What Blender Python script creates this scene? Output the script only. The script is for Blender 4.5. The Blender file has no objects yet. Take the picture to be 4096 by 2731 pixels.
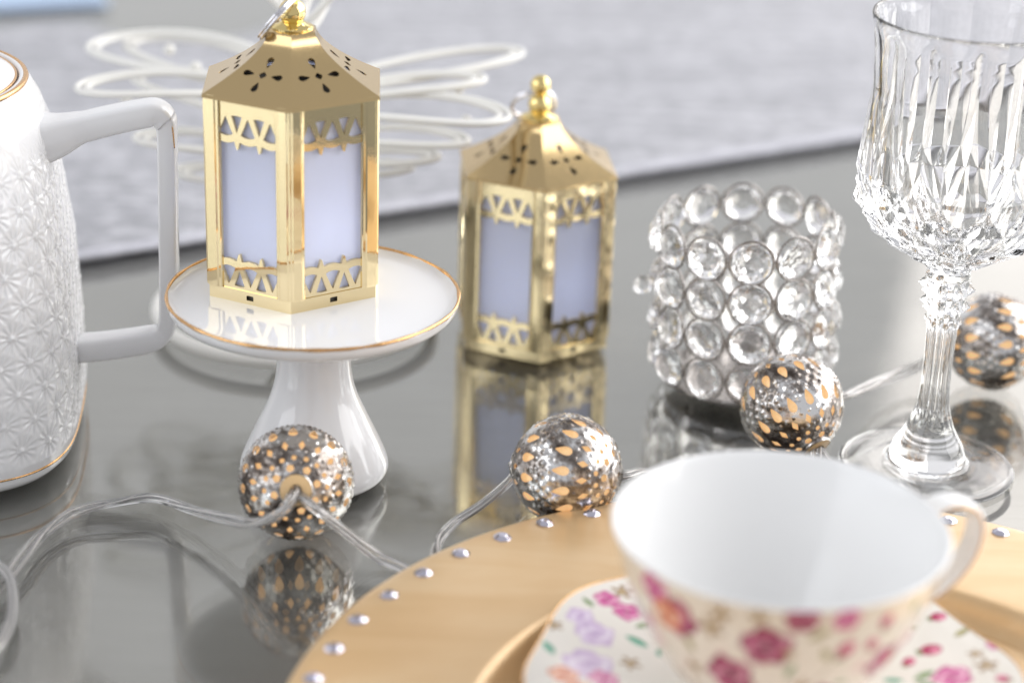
import bpy, bmesh, math, random
import numpy as np
from mathutils import Vector, Matrix

# ------------------------------------------------------------------ camera, world, lights, exposure
SC = bpy.context.scene
COL = SC.collection
MM = 0.001
TH, RO, CAM_H = math.radians(23.0), 0.034, 0.322
r0 = Vector((1, 0, 0)); u0 = Vector((0, math.sin(TH), math.cos(TH))); fw = Vector((0, math.cos(TH), -math.sin(TH)))
cr = math.cos(RO) * r0 + math.sin(RO) * u0
cu = math.cos(RO) * u0 - math.sin(RO) * r0
cam = bpy.data.cameras.new('camera')
cam.sensor_width = 36.0; cam.lens = 75.0
cam.clip_start = 0.02; cam.clip_end = 60
cam.dof.use_dof = True; cam.dof.focus_distance = 0.697; cam.dof.aperture_fstop = 4.9
cam.dof.aperture_blades = 0
co = bpy.data.objects.new('camera', cam)
co.matrix_world = Matrix(((cr.x, cu.x, -fw.x, 0), (cr.y, cu.y, -fw.y, 0), (cr.z, cu.z, -fw.z, CAM_H), (0, 0, 0, 1)))
COL.objects.link(co); SC.camera = co

W = bpy.data.worlds.new('World'); SC.world = W; W.use_nodes = True
W.node_tree.nodes['Background'].inputs[0].default_value = (0.945, 0.955, 1.0, 1)
W.node_tree.nodes['Background'].inputs[1].default_value = 0.46

def area(name, loc, target, sx, sy, power, color=(1, 1, 1)):
    l = bpy.data.lights.new(name, 'AREA'); l.shape = 'RECTANGLE'; l.size = sx; l.size_y = sy
    l.energy = power; l.color = color
    o = bpy.data.objects.new(name, l); COL.objects.link(o)
    o.location = loc
    o.rotation_euler = (Vector(target) - Vector(loc)).to_track_quat('-Z', 'Y').to_euler()
    return o
area('window_light_right', (2.0, 1.35, 1.3), (0.05, 0.75, 0.75), 3.9, 2.4, 78, (1.0, 0.99, 0.985))
area('curtain_light_back', (1.42, 2.95, 0.8), (0.15, 0.8, 0.1), 1.7, 1.6, 8.2, (1.0, 0.93, 0.90))
area('back_wall_fill', (-0.4, 3.6, 1.15), (0.0, 0.8, 0.9), 5.5, 2.3, 8.0, (1.0, 0.985, 0.97))  # lamp added for the table to reflect, standing in for a lit back wall
area('window_light_left', (-2.2, -0.1, 1.15), (0.0, 0.7, 0.1), 2.6, 1.7, 21, (0.93, 0.96, 1.0))
SC.view_settings.view_transform = 'Standard'; SC.view_settings.look = 'None'
SC.view_settings.exposure = 0.38; SC.view_settings.gamma = 1.0
cy = SC.cycles
cy.max_bounces = 18; cy.transmission_bounces = 14; cy.glossy_bounces = 8; cy.diffuse_bounces = 4; cy.transparent_max_bounces = 16
cy.caustics_reflective = True; cy.caustics_refractive = False
cy.sample_clamp_indirect = 6.0; cy.use_denoising = True
cy.blur_glossy = 0.8

# ------------------------------------------------------------------ materials
def lin(c):
    return tuple((v / 12.92 if v <= 0.04045 else ((v + 0.055) / 1.055) ** 2.4) for v in [q / 255 for q in c])
def newmat(name):
    m = bpy.data.materials.new(name); m.use_nodes = True
    nt = m.node_tree; b = nt.nodes['Principled BSDF']
    return m, nt, b
def setp(b, **k):
    names = dict(color='Base Color', metal='Metallic', rough='Roughness', ior='IOR', trans='Transmission Weight', coat='Coat Weight',
                 coatr='Coat Roughness', spec='Specular IOR Level', alpha='Alpha', sheen='Sheen Weight', emit='Emission Color', emits='Emission Strength', sss='Subsurface Weight')
    for q, v in k.items():
        s = b.inputs[names[q]]
        s.default_value = (*v, 1) if isinstance(v, tuple) and len(v) == 3 else v
def node(nt, t, **k):
    n = nt.nodes.new(t)
    for q, v in k.items():
        if q in n.inputs.keys() if hasattr(n.inputs, 'keys') else False: n.inputs[q].default_value = v
        else: setattr(n, q, v)
    return n
def noise(nt, scale, detail=3, rough=0.5, vec=None, dist=0.0):
    n = nt.nodes.new('ShaderNodeTexNoise'); n.inputs['Scale'].default_value = scale; n.inputs['Detail'].default_value = detail
    n.inputs['Roughness'].default_value = rough; n.inputs['Distortion'].default_value = dist
    if vec is not None: nt.links.new(vec, n.inputs['Vector'])
    return n
def objco(nt, scale=(1, 1, 1), rot=(0, 0, 0)):
    t = nt.nodes.new('ShaderNodeTexCoord'); m = nt.nodes.new('ShaderNodeMapping')
    m.inputs['Scale'].default_value = scale; m.inputs['Rotation'].default_value = rot
    nt.links.new(t.outputs['Object'], m.inputs['Vector']); return m.outputs['Vector']
def ramp(nt, src, stops):
    r = nt.nodes.new('ShaderNodeValToRGB'); e = r.color_ramp.elements
    while len(e) < len(stops): e.new(0.5)
    for i, (p, c) in enumerate(stops):
        e[i].position = p; e[i].color = (*c, 1) if len(c) == 3 else c
    nt.links.new(src, r.inputs[0]); return r
def bump(nt, b, src, strength=0.2, dist=0.0005):
    n = nt.nodes.new('ShaderNodeBump'); n.inputs['Strength'].default_value = strength; n.inputs['Distance'].default_value = dist
    nt.links.new(src, n.inputs['Height']); nt.links.new(n.outputs[0], b.inputs['Normal']); return n

def m_gold(name, c, rough=0.13, bs=0.10):
    m, nt, b = newmat(name); setp(b, color=c, metal=1.0, rough=rough)
    v = objco(nt)
    n1 = noise(nt, 130, 2, 0.5, v); n2 = noise(nt, 900, 3, 0.6, v)
    mr = nt.nodes.new('ShaderNodeMapRange'); mr.inputs[3].default_value = rough * 0.6; mr.inputs[4].default_value = rough * 1.9
    nt.links.new(n2.outputs[0], mr.inputs[0]); nt.links.new(mr.outputs[0], b.inputs['Roughness'])
    ad = nt.nodes.new('ShaderNodeMath'); ad.operation = 'MULTIPLY_ADD'; ad.inputs[1].default_value = 0.15
    nt.links.new(n2.outputs[0], ad.inputs[0]); nt.links.new(n1.outputs[0], ad.inputs[2])
    bump(nt, b, ad.outputs[0], bs, 0.001)
    return m
GOLD = m_gold('pale_gold_plating', (0.845, 0.70, 0.425), 0.05, 0.04)
ROOFGOLD = m_gold('dimmed_satin_gold', (0.64, 0.475, 0.245), 0.12, 0.012)  # base colour darkened to stand in for a dim ceiling's reflection
BRIGHTGOLD = m_gold('polished_gold', (0.86, 0.68, 0.30), 0.06, 0.02)
COPPER = m_gold('copper_gold_lustre', (0.75, 0.46, 0.22), 0.2, 0.25)
SILVER = m_gold('brushed_nickel', (0.38, 0.355, 0.335), 0.22, 0.05)
CHROME = m_gold('bright_steel', (0.75, 0.74, 0.77), 0.07, 0.0)

def m_porcelain(name, c=(0.86, 0.86, 0.87), rough=0.09):
    m, nt, b = newmat(name); setp(b, color=c, rough=rough, spec=0.55, coat=0.35, coatr=0.04, sss=0.0)
    n = noise(nt, 60, 2, 0.5, objco(nt)); bump(nt, b, n.outputs[0], 0.02, 0.001)
    return m
PORC = m_porcelain('white_porcelain')
PORC2 = m_porcelain('white_bone_china', (0.86, 0.86, 0.855), 0.16); PORC2.node_tree.nodes['Principled BSDF'].inputs['Coat Weight'].default_value = 0.0

def m_pane():
    m, nt, b = newmat('frosted_plastic'); setp(b, color=(0.80, 0.825, 0.93), rough=0.24, spec=0.6)
    n = noise(nt, 2500, 2, 0.6, objco(nt)); bump(nt, b, n.outputs[0], 0.05, 0.0003)
    t = nt.nodes.new('ShaderNodeBsdfTranslucent'); t.inputs[0].default_value = (0.84, 0.86, 0.95, 1)
    mx = nt.nodes.new('ShaderNodeMixShader'); mx.inputs[0].default_value = 0.33
    out = nt.nodes['Material Output']
    nt.links.new(b.outputs[0], mx.inputs[1]); nt.links.new(t.outputs[0], mx.inputs[2]); nt.links.new(mx.outputs[0], out.inputs[0])
    return m
PANE = m_pane()

def m_glass(name, c=(1, 1, 1), ior=1.52, rough=0.0):
    m, nt, b = newmat(name); setp(b, color=c, rough=rough, ior=ior, trans=1.0, spec=0.5); return m
GLASS = m_glass('lead_crystal', (1.0, 1.0, 1.0), 1.5)
CRYSTAL = m_glass('faceted_bead_crystal', (1.0, 1.0, 1.0), 1.45, 0.06)
def m_cable():
    m, nt, b = newmat('clear_plastic'); setp(b, color=(1.0, 1.0, 1.0), rough=0.05, ior=1.43, trans=0.86, spec=0.7); return m
CABLE = m_cable()
WIRE, nt, b = newmat('silver_core_wire'); setp(b, color=(0.75, 0.72, 0.70), metal=1.0, rough=0.3)

def m_aged():
    m, nt, b = newmat('aged_silver'); v = objco(nt)
    n1 = noise(nt, 75, 4, 0.62, v, 0.5); n2 = noise(nt, 420, 4, 0.7, v)
    a = nt.nodes.new('ShaderNodeMath'); a.operation = 'MULTIPLY_ADD'; a.inputs[1].default_value = 0.46
    nt.links.new(n2.outputs[0], a.inputs[0]); nt.links.new(n1.outputs[0], a.inputs[2])
    r = ramp(nt, a.outputs[0], [(0.57, (0.085, 0.068, 0.058)), (0.69, (0.30, 0.265, 0.24)), (0.83, (0.87, 0.86, 0.85))])
    nt.links.new(r.outputs[0], b.inputs['Base Color'])
    setp(b, metal=1.0)
    mr = nt.nodes.new('ShaderNodeMapRange'); mr.inputs[1].default_value = 0.5; mr.inputs[2].default_value = 0.9; mr.inputs[3].default_value = 0.33; mr.inputs[4].default_value = 0.14
    nt.links.new(a.outputs[0], mr.inputs[0]); nt.links.new(mr.outputs[0], b.inputs['Roughness'])
    bump(nt, b, n2.outputs[0], 0.12, 0.0005)
    return m
AGED = m_aged()
INNER, nt, b = newmat('silver_edge'); setp(b, color=(0.88, 0.84, 0.78), rough=0.22, metal=1.0)
CAPM, nt, b = newmat('amber_plastic'); setp(b, color=(0.80, 0.55, 0.28), rough=0.35)
LINERGLOW, nt, b = newmat('glowing_amber_foil'); setp(b, color=(0.88, 0.68, 0.42), rough=0.28, emit=(1.0, 0.68, 0.36), emits=0.34)  # the liner's own emission stands in for light inside the ball
n_ = noise(nt, 260, 2, 0.6, objco(nt)); bump(nt, b, n_.outputs[0], 0.7, 0.003)
GLOW, nt, b = newmat('pane_glow_white'); setp(b, color=(0.9, 0.92, 1.0), emit=(0.85, 0.9, 1.0), emits=1.0)  # emission added inside the lanterns to brighten their panes
DARK, nt, b = newmat('shade_black'); setp(b, color=(0.02, 0.02, 0.022), rough=0.4)  # near-black for shade behind the base slots and the light-blocking sheet
WHITEWIRE, nt, b = newmat('white_coated_wire'); setp(b, color=(0.84, 0.83, 0.79), rough=0.35)
n_ = noise(nt, 300, 2, 0.5, objco(nt)); bump(nt, b, n_.outputs[0], 0.1, 0.0005)

def m_stone():
    m, nt, b = newmat('foiled_rhinestone'); setp(b, color=(0.62, 0.60, 0.70), metal=0.95, rough=0.02, coat=0.8, coatr=0.02); return m
STONE = m_stone()

def m_charger():
    m, nt, b = newmat('brushed_gold_wood')
    v = objco(nt, (7, 42, 30), (0, 0, -0.28)); g = noise(nt, 1.3, 5, 0.6, v, 0.5)
    v2 = objco(nt); g2 = noise(nt, 22, 4, 0.6, v2)
    a = nt.nodes.new('ShaderNodeMath'); a.operation = 'MULTIPLY_ADD'; a.inputs[1].default_value = 0.5
    nt.links.new(g2.outputs[0], a.inputs[0]); nt.links.new(g.outputs[0], a.inputs[2])
    r = ramp(nt, a.outputs[0], [(0.40, lin((214, 176, 126))), (0.74, lin((224, 189, 141))), (1.1, lin((233, 204, 162)))])
    nt.links.new(r.outputs[0], b.inputs['Base Color'])
    setp(b, metal=0.4, rough=0.36, coat=0.4, coatr=0.2)
    g3 = noise(nt, 260, 4, 0.7, v2)
    a2 = nt.nodes.new('ShaderNodeMath'); a2.operation = 'MULTIPLY_ADD'; a2.inputs[1].default_value = 0.25
    nt.links.new(g3.outputs[0], a2.inputs[0]); nt.links.new(g.outputs[0], a2.inputs[2])
    bump(nt, b, a2.outputs[0], 0.05, 0.001)
    return m
CHARGER = m_charger()

def m_print(name, rough=0.1):
    m, nt, b = newmat(name); at = nt.nodes.new('ShaderNodeAttribute'); at.attribute_name = 'print'
    nt.links.new(at.outputs['Color'], b.inputs['Base Color']); setp(b, rough=rough, spec=0.55, coat=0.3, coatr=0.04); return m
PRINT = m_print('floral_print_china')

def m_runner():
    m, nt, b = newmat('silver_woven_cloth')
    v = objco(nt, (1, 1, 1), (0, 0, -0.53))
    n1 = noise(nt, 95, 5, 0.7, v); v2 = objco(nt, (10, 130, 60), (0, 0, -0.53)); n2 = noise(nt, 1.0, 3, 0.6, v2)
    a = nt.nodes.new('ShaderNodeMath'); a.operation = 'MULTIPLY_ADD'; a.inputs[1].default_value = 0.75
    nt.links.new(n2.outputs[0], a.inputs[0]); nt.links.new(n1.outputs[0], a.inputs[2])
    r = ramp(nt, a.outputs[0], [(0.62, (0.21, 0.212, 0.24)), (0.87, (0.33, 0.333, 0.367)), (1.12, (0.52, 0.52, 0.56))])
    nt.links.new(r.outputs[0], b.inputs['Base Color'])
    setp(b, rough=0.5, metal=0.15, sheen=0.3)
    n3 = noise(nt, 420, 2, 0.6, v); bump(nt, b, n3.outputs[0], 0.6, 0.002)
    return m
RUNNER = m_runner()
HEM, nt, b = newmat('silver_hem_cord'); setp(b, color=(0.62, 0.62, 0.68), rough=0.4, metal=0.1)
n_ = noise(nt, 350, 2, 0.6, objco(nt)); bump(nt, b, n_.outputs[0], 0.8, 0.003)
BLUE, nt, b = newmat('pale_blue_linen'); setp(b, color=(0.50, 0.62, 0.80), rough=0.8)
n_ = noise(nt, 300, 3, 0.6, objco(nt)); bump(nt, b, n_.outputs[0], 0.4, 0.001)

def m_pane_table():
    m, nt, b = newmat('clear_table_glass'); out = nt.nodes['Material Output']
    t = nt.nodes.new('ShaderNodeBsdfTransparent'); t.inputs[0].default_value = (0.95, 0.965, 0.955, 1)
    g = nt.nodes.new('ShaderNodeBsdfGlossy'); g.inputs['Roughness'].default_value = 0.015
    sm = noise(nt, 11, 5, 0.65, objco(nt, (1, 1.8, 1), (0, 0, 0.6)), 1.5); mr = nt.nodes.new('ShaderNodeMapRange')
    mr.inputs[1].default_value = 0.48; mr.inputs[2].default_value = 0.72; mr.inputs[3].default_value = 0.012; mr.inputs[4].default_value = 0.11
    nt.links.new(sm.outputs[0], mr.inputs[0]); nt.links.new(mr.outputs[0], g.inputs['Roughness'])
    f = nt.nodes.new('ShaderNodeFresnel'); f.inputs[0].default_value = 1.5
    mx = nt.nodes.new('ShaderNodeMixShader')
    gm = nt.nodes.new('ShaderNodeNewGeometry'); su = nt.nodes.new('ShaderNodeMath'); su.operation = 'SUBTRACT'; su.inputs[0].default_value = 1.0
    mu = nt.nodes.new('ShaderNodeMath'); mu.operation = 'MULTIPLY'
    nt.links.new(gm.outputs['Backfacing'], su.inputs[1]); nt.links.new(su.outputs[0], mu.inputs[0]); nt.links.new(f.outputs[0], mu.inputs[1])
    nt.links.new(mu.outputs[0], mx.inputs[0]); nt.links.new(t.outputs[0], mx.inputs[1]); nt.links.new(g.outputs[0], mx.inputs[2])
    nt.links.new(mx.outputs[0], out.inputs[0]); return m
TABLEGLASS = m_pane_table()
def m_tableback():
    m, nt, b = newmat('smoked_silver_backing')
    v = objco(nt, (14, 160, 1), (0, 0, 0.9)); n1 = noise(nt, 1.0, 5, 0.65, v, 0.6); n2 = noise(nt, 9, 3, 0.5, objco(nt))
    a = nt.nodes.new('ShaderNodeMath'); a.operation = 'MULTIPLY_ADD'; a.inputs[1].default_value = 0.6
    nt.links.new(n1.outputs[0], a.inputs[0]); nt.links.new(n2.outputs[0], a.inputs[2])
    r = ramp(nt, a.outputs[0], [(0.3, (0.325, 0.31, 0.29)), (1.2, (0.42, 0.405, 0.385))])
    nt.links.new(r.outputs[0], b.inputs['Base Color']); setp(b, metal=0.80, rough=0.09)
    n3 = noise(nt, 16, 4, 0.6, objco(nt), 1.2); mr = nt.nodes.new('ShaderNodeMapRange'); mr.inputs[1].default_value = 0.4; mr.inputs[2].default_value = 0.75; mr.inputs[3].default_value = 0.07; mr.inputs[4].default_value = 0.17
    nt.links.new(n3.outputs[0], mr.inputs[0]); nt.links.new(mr.outputs[0], b.inputs['Roughness'])
    return m
TABLEBACK = m_tableback()

# ------------------------------------------------------------------ mesh helpers (all lengths in millimetres)
def mesh(name, V, F, mats, parent=None, sharp=35, mi=None, col=None, smooth=True):
    V = np.asarray(V, dtype=float) * MM
    me = bpy.data.meshes.new(name)
    me.from_pydata(V.tolist(), [], F.tolist() if isinstance(F, np.ndarray) else F)
    if not isinstance(mats, (list, tuple)): mats = [mats]
    for m in mats: me.materials.append(m)
    if mi is not None: me.polygons.foreach_set('material_index', np.asarray(mi, dtype=np.int32))
    if col is not None:
        ca = me.color_attributes.new('print', 'FLOAT_COLOR', 'POINT')
        c4 = np.ones((len(V), 4), dtype=np.float32); c4[:, :3] = col; ca.data.foreach_set('color', c4.ravel())
    if smooth:
        me.polygons.foreach_set('use_smooth', np.ones(len(me.polygons), dtype=bool))
        if sharp: me.set_sharp_from_angle(angle=math.radians(sharp))
    me.update()
    o = bpy.data.objects.new(name, me); COL.objects.link(o)
    if parent: o.parent = parent
    return o
def thing(name, label, cat, loc=(0, 0, 0), rot=(0, 0, 0), group=None):
    o = bpy.data.objects.new(name, None); COL.objects.link(o)
    o.empty_display_size = 0.01
    o.location = [q * MM for q in loc]; o.rotation_euler = rot
    o['label'] = label; o['category'] = cat
    if group: o['group'] = group
    return o
def kids(o): return [c for c in bpy.data.objects if c.parent == o]
def dup(o, parent=None):
    c = o.copy(); COL.objects.link(c)
    if parent: c.parent = parent
    for k in kids(o): dup(k, c)
    return c
def join(parts):
    V = []; F = []; n = 0
    for v, f in parts:
        v = np.asarray(v, float); V.append(v); F += [tuple(int(i) + n for i in q) for q in f]; n += len(v)
    return np.vstack(V), F
def grid_faces(nr, nc, wrap=True, off=0):
    F = []
    i = np.arange(nr - 1)[:, None]; j = np.arange(nc if wrap else nc - 1)[None, :]; j2 = (j + 1) % nc
    a = i * nc + j; b = i * nc + j2; c = (i + 1) * nc + j2; d = (i + 1) * nc + j
    return np.stack(np.broadcast_arrays(a, b, c, d), -1).reshape(-1, 4) + off
def spline(P, n):
    P = np.asarray(P, float); Q = np.vstack([2 * P[0] - P[1], P, 2 * P[-1] - P[-2]]); out = []
    for k in range(1, len(Q) - 2):
        t = np.linspace(0, 1, n, endpoint=False)[:, None]
        p0, p1, p2, p3 = Q[k - 1], Q[k], Q[k + 1], Q[k + 2]
        out.append(0.5 * (2 * p1 + (p2 - p0) * t + (2 * p0 - 5 * p1 + 4 * p2 - p3) * t ** 2 + (3 * p1 - p0 - 3 * p2 + p3) * t ** 3))
    out.append(P[-1:]); return np.vstack(out)
def lathe(prof, seg=96, rfun=None):
    """profile of (z, r) from one end to the other; r = 0 closes with a pole"""
    V = []; F = []; rows = []
    for z, r in prof:
        if r <= 1e-6: rows.append(('p', len(V))); V.append((0, 0, z))
        else:
            rows.append(('r', len(V)))
            for k in range(seg):
                a = 2 * math.pi * k / seg; q = r if rfun is None else rfun(z, r, a)
                V.append((q * math.cos(a), q * math.sin(a), z))
    for (ta, a), (tb, b) in zip(rows, rows[1:]):
        for k in range(seg):
            k2 = (k + 1) % seg
            if ta == 'r' and tb == 'r': F.append((a + k, a + k2, b + k2, b + k))
            elif ta == 'p' and tb == 'r': F.append((a, b + k2, b + k))
            elif ta == 'r': F.append((a + k, a + k2, b))
    return V, F
def tube(P, r, seg=10, closed=False, sec=None, cap=True, up=None):
    P = np.asarray(P, float); n = len(P)
    R = np.full(n, r) if np.isscalar(r) else np.asarray(r)
    T = np.roll(P, -1, 0) - np.roll(P, 1, 0)
    if not closed: T[0] = P[1] - P[0]; T[-1] = P[-1] - P[-2]
    T /= np.linalg.norm(T, axis=1)[:, None]
    if up is None: up = np.array([0.05, 0.1, 1.0]) if abs(T[0][2]) < 0.9 else np.array([1.0, 0.1, 0.0])
    N = np.cross(np.cross(T[0], up), T[0]); N /= np.linalg.norm(N); Ns = [N]
    for k in range(1, n):
        N = N - T[k] * (N @ T[k]); N /= np.linalg.norm(N); Ns.append(N)
    Ns = np.array(Ns); B = np.cross(T, Ns)
    if closed:
        e = Ns[-1] - T[0] * (Ns[-1] @ T[0]); ang = math.atan2(e @ B[0], e @ Ns[0])
        k = -ang * np.arange(n) / n; c, s = np.cos(k)[:, None], np.sin(k)[:, None]
        Ns, B = Ns * c + B * s, B * c - Ns * s
    if sec is None:
        a = np.linspace(0, 2 * np.pi, seg, endpoint=False); sec = np.stack([np.cos(a), np.sin(a)], 1)
    sec = np.asarray(sec); seg = len(sec)
    V = (P[:, None, :] + R[:, None, None] * (sec[None, :, 0:1] * Ns[:, None, :] + sec[None, :, 1:2] * B[:, None, :])).reshape(-1, 3)
    F = [tuple(q) for q in grid_faces(n, seg)]
    if closed: F += [((n - 1) * seg + j, (n - 1) * seg + (j + 1) % seg, (j + 1) % seg, j) for j in range(seg)]
    elif cap: F += [tuple(range(seg))[::-1], tuple((n - 1) * seg + j for j in range(seg))]
    return V, F
def sphere(r, c=(0, 0, 0), nu=24, nv=14, sz=1.0):
    prof = [(c[2] + sz * r * math.cos(math.pi * k / nv), r * math.sin(math.pi * k / nv) if 0 < k < nv else 0) for k in range(nv + 1)]
    V, F = lathe(prof[::-1], nu); V = np.array(V); V[:, 0] += c[0]; V[:, 1] += c[1]; return V, F
def box(x0, x1, y0, y1, z0, z1):
    V = [(x, y, z) for z in (z0, z1) for y in (y0, y1) for x in (x0, x1)]
    return V, [(0, 2, 3, 1), (4, 5, 7, 6), (0, 1, 5, 4), (2, 6, 7, 3), (0, 4, 6, 2), (1, 3, 7, 5)]
def clip(V, T, f):
    """keep the part of a triangle sheet where f > 0 (marching the edges)"""
    V = [tuple(q) for q in V]; f = np.asarray(f, float).copy(); f[np.abs(f) < 1e-6] = 1e-6
    s = f[T] > 0; n = s.sum(1)
    out = [tuple(t) for t in T[n == 3]]; cache = {}
    def cut(a, b):
        k = (a, b) if a < b else (b, a)
        if k not in cache:
            t = f[a] / (f[a] - f[b]); t = min(max(t, 0.04), 0.96)
            cache[k] = len(V); V.append(tuple(V[a][q] + (V[b][q] - V[a][q]) * t for q in range(len(V[a]))))
        return cache[k]
    for t, k in zip(T[(n == 1) | (n == 2)], s[(n == 1) | (n == 2)]):
        poly = []
        for i in range(3):
            a, b = int(t[i]), int(t[(i + 1) % 3])
            if k[i]: poly.append(a)
            if k[i] != k[(i + 1) % 3]: poly.append(cut(a, b))
        for i in range(1, len(poly) - 1): out.append((poly[0], poly[i], poly[i + 1]))
    T = np.array(out); V = np.array(V)
    used = np.unique(T); mp = np.full(len(V), -1); mp[used] = np.arange(len(used))
    return V[used], mp[T]
def thicken(V, T, D):
    """sheet V,T plus its copy offset by D with walls on every border; returns V, F, material index (0 front, 1 back and walls)"""
    n = len(V); F = [tuple(t) for t in T]; mi = [0] * len(F)
    F += [tuple(t[::-1] + n) for t in T]; mi += [1] * len(T)
    E = {}
    for t in T:
        for i in range(3):
            a, b = int(t[i]), int(t[(i + 1) % 3]); E[(a, b)] = 1
    for (a, b) in E:
        if (b, a) not in E: F.append((b, a, a + n, b + n)); mi.append(1)
    return np.vstack([V, V + D]), F, mi
def tri_grid(xs, ys):
    nx, ny = len(xs), len(ys); X, Y = np.meshgrid(xs, ys)
    P = np.stack([X.ravel(), Y.ravel()], 1)
    q = grid_faces(ny, nx, False); T = np.vstack([q[:, [0, 1, 2]], q[:, [0, 2, 3]]]); return P, T

# ------------------------------------------------------------------ the surface: glass topped table
rnd = random.Random(4)
tb = bpy.data.objects.new('table_surface', None); COL.objects.link(tb); tb['kind'] = 'structure'
tb['label'] = 'smoky grey mirrored glass table top under all the ornaments'
def disc_slab(name, x0, x1, y0, y1, z0, z1, mat, parent):
    return mesh(name, *box(x0, x1, y0, y1, z0, z1), mat, parent, smooth=False)
disc_slab('backing_board', -1500, 1500, 150, 1900, -30, -3.2, TABLEBACK, tb)
V = [(-1500, 150, 0), (1500, 150, 0), (1500, 1900, 0), (-1500, 1900, 0)]
mesh('glass_sheet', V, [(0, 1, 2, 3)], TABLEGLASS, tb, smooth=False)

# ------------------------------------------------------------------ cloth runner and the linens behind it
dx, dy = 0.863, 0.505
def along(t): return (-182.8 + dx * t, 825.5 + dy * t)
rt = thing('table_runner', 'silvery grey woven table runner lying across the back of the table', 'table runner')
fx = np.concatenate([np.linspace(-760, -300, 20), np.linspace(-290, -110, 60), np.linspace(-100, 800, 40)])
fy = np.interp(fx, [-760, -268, -250, -236, -221, -190, -160, -146, -136, -125, 800], [1187.4 + (q + 298.4) * dy / dx for q in (-760, -268)] + [1203, 1186, 1176, 1171, 1186, 1212, 1246, 1288.8, 1187.4 + 1098.4 * dy / dx])
ker3 = np.ones(5) / 5; fy[22:78] = np.convolve(fy, ker3, 'same')[22:78]
nf = len(fx); rows_ = 40; nt_ = np.linspace(-420, 1250, nf); nxy = np.array([along(t) for t in nt_]); fxy = np.column_stack([fx, fy])
G_ = np.stack([nxy + (fxy - nxy) * k for k in np.linspace(0, 1, rows_)]).reshape(-1, 2)
zt = 1.6 + 0.5 * np.sin(G_[:, 0] / 61) * np.sin(G_[:, 1] / 47)
V = np.vstack([np.column_stack([G_, zt]), np.column_stack([G_, 0 * zt + 0.3])]); m_ = len(G_)
F = [tuple(q) for q in grid_faces(rows_, nf, False)] + [tuple(q[::-1] + m_) for q in grid_faces(rows_, nf, False)]
rim = list(range(nf)) + [nf * i + nf - 1 for i in range(1, rows_)] + [(rows_ - 1) * nf + i for i in range(nf - 2, -1, -1)] + [nf * i for i in range(rows_ - 2, 0, -1)]
F += [(rim[(i + 1) % len(rim)], rim[i], rim[i] + m_, rim[(i + 1) % len(rim)] + m_) for i in range(len(rim))]
mesh('cloth', V, F, RUNNER, rt, sharp=50)
hs = np.array([(math.cos(a) * 3.4, 1.9 + math.sin(a) * 1.9) for a in np.linspace(0, 2 * math.pi, 16, endpoint=False)])
P = []
for t in np.linspace(-420, 1250, 700):
    x, y = along(t); w = 0.25 * math.sin(t * 0.9) + 0.2 * math.sin(t * 0.37); P.append((x - dy * (2.2 + w), y + dx * (2.2 + w), 0.3))
V, F = tube(P, 1.0, sec=np.stack([hs[:, 1], hs[:, 0]], 1), up=np.array([0, 0, 1.0]))
mesh('hem', V, F, HEM, rt, sharp=0)

def soft_cloth(name, label, cat, c, sx, sy, rz, h, mat, sd):
    t = thing(name, label, cat, (c[0], c[1], 0), (0, 0, rz)); r = random.Random(sd)
    parts = []
    for k in range(3):
        z = 0.4 + k * h
        xs = np.linspace(-1, 1, 24); X, Y = np.meshgrid(xs, xs)
        def sq(a, e=0.5): return a
        Z = h * (1 - np.maximum(np.abs(X), np.abs(Y)) ** 8) + 0.5 * np.sin(3 * X + k) * np.cos(2 * Y)
        Vt = np.stack([X.ravel() * sx * (1 - 0.05 * k), Y.ravel() * sy * (1 - 0.04 * k), z + np.clip(Z.ravel(), 0, None)], 1)
        Vb = Vt.copy(); Vb[:, 2] = z - 0.3
        f = grid_faces(24, 24, False)
        fb = f[:, ::-1] + 576
        rim = [i for i in range(24)] + [24 * i + 23 for i in range(1, 24)] + [552 + i for i in range(22, -1, -1)] + [24 * i for i in range(22, 0, -1)]
        fr = [(rim[i], rim[(i + 1) % len(rim)], rim[(i + 1) % len(rim)] + 576, rim[i] + 576)[::-1] for i in range(len(rim))]
        mesh('fold', np.vstack([Vt, Vb]), [tuple(q) for q in f] + [tuple(q) for q in fb] + fr, mat, t, sharp=60)
    return t
soft_cloth('linen_napkin', 'pale blue folded napkin at the far left, beyond the runner', 'napkin', (-318, 1266), 62, 36, 0.36, 0.9, BLUE, 1)

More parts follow.
